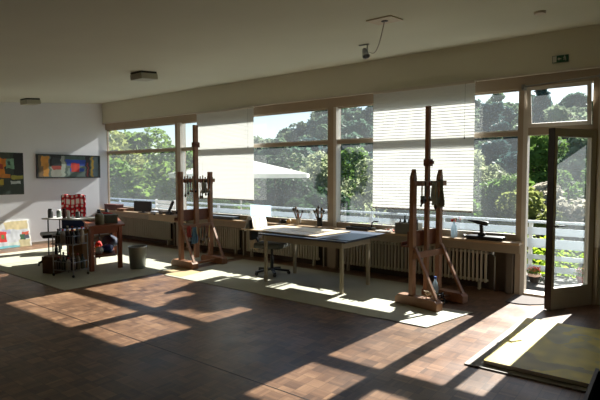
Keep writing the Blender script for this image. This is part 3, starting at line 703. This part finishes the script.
for k, z in enumerate((.112,.532)):
    for i in range(4):
        for j in range(3):
            lx, ly = -.155+i*.103, -.095+j*.095
            h = .20+.06*((i*3+j*2+k) % 3)/2
            bottle((-7.71+lx*c-ly*s_, 3.95+lx*s_+ly*c, z+.008), .036, h, mat('bot_%d'%((i+j*2+k)%6), cc[(i+j*2+k)%6], .35), mat('cap_%d'%((i+j+k)%4), kk[(i+j+k)%4], .4),
                   ['paint bottle in the lower basket of the wire cart','paint bottle in the upper basket of the wire cart'][k], ['bottles in the lower cart basket','bottles in the upper cart basket'][k])
# dark stool with box, column
st = empty('swivel_stool', 'black swivel stool with a star base left of the wire cart', 'stool', (-8.95,4.32,.008), R(-20))
b = MB()
for i in range(5):
    a = i*2*math.pi/5+2.6; b.tube([(0,0,.14),(.16*math.cos(a),.16*math.sin(a),.12),(.32*math.cos(a),.32*math.sin(a),.055)], [.03,.025,.02], 8)
b.build('star_base', M_black, st)
for i in range(5):
    a = i*2*math.pi/5+2.6; MB().lathe([(.024,-.012),(.028,0),(.024,.012)], n=12, M=Matrix.Translation((.32*math.cos(a),.32*math.sin(a),.028)) @ Matrix.Rotation(R(90),4,'X')).build('caster', M_black, st)
MB().lathe([(.03,.1),(.03,.3),(.02,.3),(.02,.5)], n=12).build('gas_column', M_black, st, smooth=True)
MB().box(-.27,.27,-.24,.24,.50,.57, bev=.032).build('seat', M_black, st, smooth=True)
cbox('cardboard_box', (-8.16,3.90,.008), (.26,.24,.28), R(20), mat('brown_card', (96,66,38), .8, var=.1), 'brown cardboard box on the mat between the swivel stool and the wire cart')
cbox('wooden_box', (-8.28,4.42,.008), (.34,.28,.66), R(20), mat('ochre_box', (120,84,40), .7, var=.2, scale=6), 'tall ochre-brown box behind the wire cart')
# white trolley table with jars
wt2 = empty('small_table', 'white-topped small table with thin legs behind the black swivel stool', 'table', (-8.95,4.95,.008), R(28))
MB().box(-.52,.52,-.22,.22,.78,.805, bev=.004).build('tabletop', M_white, wt2)
for x in (-.42,.42):
    for y in (-.17,.17): MB().tube([(x,y,0),(x,y,.78)], .012, 8).build('leg', M_dark, wt2)
wt2.location = (-9.1,4.42,.008); wt2.location = (-9.12,4.75,.008)
c, s_ = math.cos(R(28)), math.sin(R(28))
for i, (lx, ly, r, h, col, l) in enumerate(((-.42,-.10,.045,.15,(70,72,72),'grey metal can at the left end of the white-topped table'),(-.30,-.02,.04,.13,(96,104,96),'greenish glass jar beside the grey can on the white-topped table'),
        (-.10,-.14,.035,.16,(90,50,44),'brown bottle-shaped jar at the front of the white-topped table'),(-.02,-.13,.032,.12,(236,236,230),'white jar at the front of the white-topped table'),(.14,-.08,.04,.10,(60,60,58),'short dark jar near the right end of the white-topped table'),(-.36,.08,.04,.12,(120,128,124),'pale grey jar at the back left of the white-topped table'))):
    jar((-9.12+lx*c-ly*s_, 4.75+lx*s_+ly*c, .814), r, h, mat('wjar_%d'%i, col, .35), l, 'jar', 'jar', M_white if i in (1,3) else M_dark)
# plaid chair behind
pc = empty('armchair', 'upright chair with a blue backrest edge facing the far corner', 'chair', (-10.24,5.33,.008), R(60))
MB().box(-.30,.30,-.28,.28,.38,.46, bev=.03).build('seat', mat('chair_blue', (22,32,60), .8), pc, smooth=True)
MB().box(-.25,.25,.25,.31,.44,1.18, bev=.02).build('backrest', mat('chair_blue', (22,32,60)), pc, smooth=True)
for x in (-.27,.27):
    for y in (-.24,.26): MB().box(x-.02,x+.02,y-.02,y+.02,0,.39).build('leg', M_dark, pc)
def plaid():
    m = bpy.data.materials.new('plaid_cloth'); m.use_nodes = True; nt = m.node_tree; N = nt.nodes; L = nt.links; b = N['Principled BSDF']; b.inputs['Roughness'].default_value = .95
    tc = N.new('ShaderNodeUVMap'); sp = N.new('ShaderNodeSeparateXYZ'); L.new(tc.outputs[0], sp.inputs[0])
    a = N.new('ShaderNodeVertexColor'); a.layer_name = 'paint'; L.new(a.outputs[0], b.inputs['Base Color']); return m
nu, nv = 48, 48; vs = []; fs = []; cols = []
for j in range(nv+1):
    for i in range(nu+1):
        u, v = i/nu, j/nv; x = (u-.5)*.47*(1+.04*math.sin(v*9)); s = v*2-1
        wv = .012*math.sin(u*20+v*4)
        # over the top of the backrest; front half hangs forward (-y), rear half behind (+y)
        yy = .28+math.copysign(min(abs(s)/.1,1)*.05+abs(s)*.03, s)+wv*min(1,abs(s)*4); z = 1.19-max(0,abs(s)-.08)*.52
        vs.append((x, yy, z+.012*math.sin(u*11)))
        a = (u*5) % 1; b2 = (v*10) % 1
        cr = srgb((206,30,44)); cw = srgb((236,228,222)); cd = srgb((70,16,24))
        k = (a < .42)+(b2 < .42); cc_ = cw if k == 2 else (cr if k == 1 else cd if ((a > .8) or (b2 > .8)) else cr)
        if .25 < v < .36 and .12 < u < .9: cc_ = cw if a < .7 else cr
        cols.append((*cc_, 1))
for j in range(nv):
    for i in range(nu): a = j*(nu+1)+i; fs.append((a,a+1,a+nu+2,a+nu+1))
me = bpy.data.meshes.new('plaid_blanket'); me.from_pydata(vs, [], fs); me.materials.append(plaid())
at = me.color_attributes.new('paint','FLOAT_COLOR','POINT'); at.data.foreach_set('color', [c for q in cols for c in q])
me.polygons.foreach_set('use_smooth', [True]*len(me.polygons)); me.update()
o = bpy.data.objects.new('plaid_blanket', me); COL.objects.link(o); o.matrix_world = Matrix.Translation((-10.24,5.33,.008)) @ Matrix.Rotation(R(60),4,'Z')
mo = o.modifiers.new('s','SOLIDIFY'); mo.thickness = .008
tag(o, 'red and white plaid blanket draped over the blue chair back', 'blanket')
# waste bin
wb = empty('waste_bin', 'grey metal waste bin standing on the mat near the brown table', 'bin', (-7.40,4.98,.008))
f = MB(); n = 28; prof = [(.125,0),(.13,.01),(.155,.36),(.16,.38),(.152,.38),(.145,.36),(.12,.02),(.02,.015)]
f.lathe(prof, n=n); f.build('body', mat('bin_grey', (128,130,124), .35, .4), wb, smooth=True)
f = MB(); f.tube([(.158*math.cos(a),.158*math.sin(a),.38) for a in [i*2*math.pi/28 for i in range(29)]], .007, 6); f.build('rim', M_steel, wb, smooth=True)

# ------------------------------------------------------------------ OUTSIDE
M_deck = mat('terrace_slab', (58,56,56), .8, var=.08, scale=3)
struct('floor_terrace', MB().box(-16, 6, 7.34, 9.3, -.35, -.10), M_deck)
M_rail = mat('railing_board_white', (188,198,208), .6, trans=.38)
rl = empty('terrace_railing', 'white terrace railing with horizontal boards beyond the windows', 'railing', (-5,9.0,-.10))
for z0, z1, th in ((.92,.96,.08),(.72,.84,.02),(.50,.655,.02),(.30,.38,.02),(.10,.20,.02)):
    MB().box(-11, 11, -th/2, th/2, z0, z1).build('rail_board', M_rail, rl)
for i in range(15):
    x = -10.9+i*1.553; MB().box(x-.03, x+.03, .012, .06, 0, .92).build('railing_post', mat('railing_post_white', (200,206,210), .5), rl)

def leaves(n, rad, size, seed, fn, flat=.5):
    rng = np.random.RandomState(seed); vs = np.zeros((n*4,3)); 
    P = fn(rng, n)
    a = rng.normal(size=(n,3)); a[:,2] *= flat; a /= np.linalg.norm(a, axis=1)[:,None]
    b = np.cross(a, rng.normal(size=(n,3))); b /= np.linalg.norm(b, axis=1)[:,None]
    s = size*rng.uniform(.6,1.3,size=(n,1))
    vs[0::4] = P-a*s; vs[1::4] = P-b*s*.55; vs[2::4] = P+a*s; vs[3::4] = P+b*s*.55
    mb = MB(); mb.v = [tuple(v) for v in vs]; mb.f = [(4*i,4*i+1,4*i+2,4*i+3) for i in range(n)]; mb.m = [0]*n
    return mb
def crown_fn(lobes):
    def fn(rng, n):
        k = rng.randint(0, len(lobes), n); L_ = np.array(lobes)[k]
        d = rng.normal(size=(n,3)); d /= np.linalg.norm(d, axis=1)[:,None]
        r = rng.uniform(.55,1,size=(n,1))**.5
        return L_[:,:3]+d*r*L_[:,3:4]*np.array([1,1,.85])
    return fn
def leaf_mat(name, c, t=.5, var=.35, sc=.9): return mat(name, c, .65, var=var, scale=sc, trans=t, spec=.2)
def tree_mesh(seed, H, Wd, n, size, m, bare=.3, nl=16, trunk=True, conifer=False):
    rng = random.Random(seed); lobes = []
    if conifer:
        for i in range(nl):
            f_ = i/nl; rr = Wd*(1-f_)*.55+.1; a = rng.uniform(0,6.28); lobes.append((math.cos(a)*rr*.5, math.sin(a)*rr*.5, H*(bare+(1-bare)*f_), rr))
    else:
        for i in range(nl):
            f_ = rng.random(); a = rng.uniform(0,6.28); prof = math.sin(math.pi*(.12+.8*f_))**.7
            rr = Wd*.5*prof*rng.random()**.5*.8; lobes.append((math.cos(a)*rr, math.sin(a)*rr, H*(bare+(1-bare)*f_*.86), Wd*.5*rng.uniform(.28,.48)))
    return leaves(n, 1, size, seed, crown_fn(lobes)), lobes
def make_tree(name, loc, H, Wd, n, size, m, label, group=None, seed=1, bare=.25, nl=18, conifer=False, cat='tree', rz=0):
    t = empty(name, label, cat, loc, rz, group)
    mb, lobes = tree_mesh(seed, H, Wd, n, size, m, bare, nl, conifer=conifer); cr = mb.build('crown', m, t)
    tr = MB(); tr.tube([(0,0,-.3),(.05,0,H*.3),(0,.05,H*.6),(0,0,H*.82)], [H*.022,H*.016,H*.011,H*.005], 8)
    for l in lobes[:6]: tr.tube([(0,0,max(.2*H, l[2]*.6)), (l[0]*.6,l[1]*.6,l[2]*.9), l[:3]], [H*.008,H*.005,H*.002], 6)
    tr.build('trunk', mat('bark', (70,56,44), .9), t)
    return t
# terrain: slopes from terrace to a wooded ridge (world heightfield)
def ridge(x, y):
    az = math.degrees(math.atan2(x, y))
    pts = [(-90,.02),(-60,.03),(-50,.04),(-46,.055),(-43,.08),(-38,.125),(-33,.162),(-28,.172),(-18,.168),(-10,.158),(0,.15),(40,.12),(90,.1)]
    for (a, e), (b, f_) in zip(pts, pts[1:]):
        if a <= az <= b: s = (az-a)/(b-a); return e+(f_-e)*s
    return .03
def ground(x, y):
    r = math.hypot(x, y); s = min(1, max(0, (r-34)/76)); s = s*s*(3-2*s)
    base = -2.6 if r > 20 else -2.6+(20-r)*.09
    top = ridge(x, y)*110+1.65-8.2
    z = base*(1-s)+top*s
    if r > 110: z = top+(r-110)*.02
    return z+(.8*vnoise(x*.07, y*.07, 5)-.4)*min(1, max(0,(r-30)/20))
vs = []; fs = []; nx, ny = 110, 70
for j in range(ny+1):
    for i in range(nx+1):
        x = -150+260*i/nx; y = 9.6+150*(j/ny)**1.25; vs.append((x, y, ground(x, y)))
for j in range(ny):
    for i in range(nx): a = j*(nx+1)+i; fs.append((a,a+1,a+nx+2,a+nx+1))
g = MB().add(vs, fs).build('ground_hillside', mat('hill_grass', (58,76,52), .95, var=.25, scale=.2), smooth=True); g['kind'] = 'structure'

# hillside forest: individual trees, shared meshes
M_h = [leaf_mat('hill_leaf_haze_a', (84,110,92), .4), leaf_mat('hill_leaf_haze_b', (104,126,96), .4), leaf_mat('hill_leaf_haze_c', (62,90,88), .35), leaf_mat('hill_leaf_haze_d', (126,140,112), .4)]  # bluish aerial haze is mixed into these leaf colours
protos = []
for k in range(5):
    con = k == 4
    mb, lobes = tree_mesh(100+k, 6.5 if not con else 9, 5.2 if not con else 3, 1500, .34, None, .1, 14 if not con else 16, conifer=con)
    # solid shaded heart so crowns read dense
    for l in lobes[:12]:
        bm = bmesh.new(); bmesh.ops.create_icosphere(bm, subdivisions=1, radius=l[3]*.72)
        for v in bm.verts: v.co += Vector(l[:3])
        mb_ = MB().bm(bm); mb.add(mb_.v, mb_.f)
    mb.m = [0]*len(mb.f)
    o = mb.build('hillside_tree', M_h[[0,1,2,3,2][k]]); tag(o, 'leafy tree in the wood covering the far hillside' if not con else 'narrow conifer standing up out of the far hillside wood', 'tree', 'trees on the far hillside' if not con else 'conifers on the far hillside')
    protos.append(o)
used = [False]*5; rng = random.Random(11); cnt = 0
for row in range(13):
    r = 46+row*5.6
    step = math.degrees(5.3/r)
    a = -60+rng.uniform(0,step)
    while a < 2:
        aa = R(a); x, y = r*math.sin(aa), r*math.cos(aa); x += rng.uniform(-1.2,1.2); y += rng.uniform(-1.2,1.2)
        k = rng.choices(range(5), (4,3,4,1.6,.35))[0]
        if cnt < 295 and y > 12:
            o = protos[k] if not used[k] else protos[k].copy()
            if used[k]: COL.objects.link(o)
            used[k] = True; s = rng.uniform(.75,1.2); o.location = (x, y, ground(x,y)-.8); o.rotation_euler = (0,0,rng.uniform(0,6.28)); o.scale = (s,s,s*rng.uniform(.85,1.1)); cnt += 1
        a += step*rng.uniform(.85,1.3)*(1.0 if r > 75 else 1.25)
# garden trees
def at_px(az, r): return (r*math.sin(R(az)), r*math.cos(R(az)))
L_bright = leaf_mat('leaf_bright', (98,122,54), .55); L_mid = leaf_mat('leaf_mid', (92,120,58), .5); L_dark = leaf_mat('leaf_dark', (50,72,46), .45)
L_pale = leaf_mat('leaf_pale', (158,166,130), .5); L_yel = leaf_mat('leaf_yellow', (126,134,78), .55); L_rose = leaf_mat('leaf_rose', (164,160,146), .5)
specs = [
 # az, r, H, W, material, seed, label
 (-58.6,23,6.3,4.6,L_yel,1,'pale yellow-green tree at the left edge of the left window bay',.2),
 (-55.9,27.5,6.9,4.8,L_bright,2,'tall bright green tree in the middle of the left window bay',.15),
 (-51.6,23,5.8,4.2,L_mid,3,'tall mid-green tree at the right of the left window bay',.15),
 (-49.2,27,5.9,4.4,L_mid,4,'green tree seen between the window post and the fine-slatted blind',.15),
 (-61.5,21,6.0,4.4,L_mid,5,'dark green tree hard against the left wall edge of the window',.15),
 (-54,19,4.6,4.2,L_bright,6,'low bright green bushy tree in front of the tall green trees',.05),
 (-40.5,26,5.6,5.0,L_dark,7,'broad dark green tree below the right tip of the white parasol',.08),
 (-44,24,4.3,4.4,L_mid,8,'low green tree beneath the white parasol',.05),
 (-36.5,28,6.2,4.4,L_pale,9,'pale silvery tree just left of the central window post',.1),
 (-39.3,33,5.8,3.6,L_pale,10,'pale slender tree above the parasol tip',.1),
 (-32.2,30,5.8,4.8,L_mid,11,'grey-green tree right of the central window post',.08),
 (-28.6,27,5.2,4.4,L_pale,12,'pale bushy tree behind the left edge of the wide-slatted blind',.08),
 (-24,26,5,4.8,L_dark,13,'dark tree hidden mostly behind the wide-slatted blind',.08),
 (-17.4,27,5.8,4.6,L_pale,14,'rounded pale green tree right of the wide-slatted blind',.05),
 (-15.0,23,4.3,3.6,L_mid,15,'low green tree beside the door post',.05),
 (-12.6,20,3.9,2.8,L_yel,16,'rounded yellow-green bush seen through the open doorway',.03),
 (-11.4,34,7.4,4.2,L_mid,17,'tall green tree at the back of the open doorway',.1),
 (-8.6,22,4.5,3.6,L_rose,18,'pale grey-green bush seen through the glass of the open door',.03),
 (-5.6,26,5.6,4.8,L_mid,19,'green tree at the right edge of the open door glass',.08),
 (-20.5,21,3.6,3.4,L_mid,20,'low green bush behind the tool case on the sill',.03),
 (-47,21,3.4,3.6,L_mid,21,'low green bush seen beneath the fine-slatted blind',.03),
 (-34.5,22,3.5,3.8,L_dark,22,'low dark bush behind the central window post',.03),
 (-37.8,20,3.3,3.0,L_dark,23,'low dark bush above the two brush jars',.03),
]
for az, r, H, W, m, sd_, lb, bare in specs:
    x, y = at_px(az, r); make_tree('garden_tree', (x,y,ground(x,y)), H, W, 6500, .14, m, lb, None, sd_, bare, 20)
# added unseen tree, its crown above the window head, shaped to shade the floor
make_tree('added_shade_tree', (-4.36,11.2,ground(-4.36,11.2)), 6.25, 1.1, 1700, .08, L_mid, 'slender unseen tree added outside behind the wide-slatted blind to shade the floor', None, 55, .93, 14)

# creeping plants along railing
def hedge_fn(rng, n):
    P = np.zeros((n,3)); P[:,0] = rng.uniform(-13.5,3.5,n); P[:,1] = 9.42+rng.uniform(-.28,.28,n); P[:,2] = rng.uniform(-.45,.62,n)*(.75+.25*np.sin(P[:,0]*2.1)); return P
tag(leaves(9000, 1, .055, 77, hedge_fn).build('creeping_plants', leaf_mat('creeper_leaf', (150,176,54), .6)), 'bright green creeping plants growing behind the terrace railing', 'plants', kind='stuff')
# flower pots
def flower_pot(loc, label, cpot, crim, cfl, s=1):
    t = empty('flower_pot', label, 'flower pot', loc); t.scale = (s,s,s)
    MB().lathe([(.10,0),(.15,.17),(.16,.17)], n=20).build('pot', mat('pot_%s'%cpot[0], cpot, .7), t, smooth=True)
    MB().lathe([(.165,.17),(.17,.24),(.15,.24),(.14,.2)], n=20).build('rim', mat('rim_%s'%crim[0], crim, .7), t, smooth=True)
    def fn(rng, n):
        d = rng.normal(size=(n,3)); d /= np.linalg.norm(d,axis=1)[:,None]; return np.array([0,0,.30])+d*np.array([.2,.2,.09])*rng.uniform(.4,1,size=(n,1))
    leaves(260,1,.03,3,fn).build('foliage', L_mid, t); leaves(150,1,.026,9,lambda r_, n: fn(r_, n)+np.array([0,0,.05])).build('blossoms', mat('bloom_%s'%cfl[0], cfl, .6, trans=.3), t)
flower_pot((-1.74,8.5,-.10), 'dark pot with a pale rim and red flowers seen through the open doorway', (40,36,36), (220,190,180), (190,80,60), .6)
flower_pot((-1.05,8.62,-.10), 'brown pot of pink flowers seen through the glass of the open door', (120,66,56), (150,96,84), (176,100,96), .7)
# parasol
px, py = -13.9, 14.2
pz = ground(px, py)
pa = empty('garden_parasol', 'large white garden parasol open outside beyond the middle windows', 'parasol', (px,py,pz))
top = 2.30-pz; edge = 1.66-pz; vs = [(0,0,top)]; n = 8; rad = 2.95
for i in range(n): a = i*2*math.pi/n+.2; vs.append((rad*math.cos(a), rad*math.sin(a), edge))
for i in range(n): a = i*2*math.pi/n+.2; vs.append((rad*math.cos(a), rad*math.sin(a), edge-.16))
fs = [(0,1+i,1+(i+1)%n) for i in range(n)]+[(1+i,1+n+i,1+n+(i+1)%n,1+(i+1)%n) for i in range(n)]
MB().add(vs, fs).build('canopy', mat('parasol_cloth', (246,244,238), .8, trans=.5), pa)
MB().tube([(0,0,0),(0,0,top+.05)], .035).build('pole', M_framel, pa)
rb_ = MB()
for i in range(n): a = i*2*math.pi/n+.2; rb_.tube([(0,0,top-.04),(rad*.98*math.cos(a),rad*.98*math.sin(a),edge-.02)], .014, 6)
rb_.build('ribs', M_framel, pa); MB().box(-.35,.35,-.35,.35,0,.1).build('base', M_grey, pa)
# white garden bench on the terrace (left bay)
gb = empty('garden_bench', 'white garden bench standing on the terrace beyond the left window', 'bench', (-11.35,8.35,-.10))
f = MB()
for i in range(4): f.box(-.45,.45,-.2+.1*i,-.12+.1*i,.42,.445)
f.build('seat', M_white, gb)
f = MB()
for i in range(4): f.box(-.45,.45,.20,.225,.55+.12*i,.64+.12*i)
f.build('backrest', M_white, gb)
for x in (-.42,.42):
    MB().box(x-.025,x+.025,.19,.24,0,1.03).build('leg', M_white, gb); MB().box(x-.025,x+.025,-.2,-.15,0,.42).build('leg', M_white, gb)

# ------------------------------------------------------------------ light
w = bpy.data.worlds.new('World'); SC.world = w; w.use_nodes = True; nt = w.node_tree
bg = nt.nodes['Background']; sky = nt.nodes.new('ShaderNodeTexSky'); sky.sky_type = 'NISHITA'; sky.sun_disc = False
sky.sun_elevation = R(31.2); sky.sun_rotation = R(0); sky.air_density = 1.0; sky.dust_density = .6; sky.ozone_density = 2
nt.links.new(sky.outputs[0], bg.inputs[0]); bg.inputs[1].default_value = .125
sun = bpy.data.lights.new('sun', 'SUN'); sun.energy = 16.5; sun.angle = R(.45); sun.color = (1, .95, .87)
so = bpy.data.objects.new('sun', sun); COL.objects.link(so)
d = Vector((-.10, -1.65, -1)); so.rotation_euler = d.to_track_quat('-Z', 'Y').to_euler(); so.location = (0, 30, 30)

# ------------------------------------------------------------------ camera
cam = bpy.data.cameras.new('camera'); cam.sensor_width = 36; cam.lens = 487/600*36; cam.clip_end = 500
co = bpy.data.objects.new('camera', cam); COL.objects.link(co); co.location = (0,0,1.65); co.rotation_euler = (R(90-3.056), 0, R(37.484)); SC.camera = co
SC.view_settings.view_transform = 'Standard'; SC.view_settings.look = 'None'; SC.view_settings.exposure = .42
SC.cycles.use_denoising = True; SC.cycles.max_bounces = 10; SC.cycles.diffuse_bounces = 6; SC.cycles.transparent_max_bounces = 24; SC.cycles.sample_clamp_indirect = 6
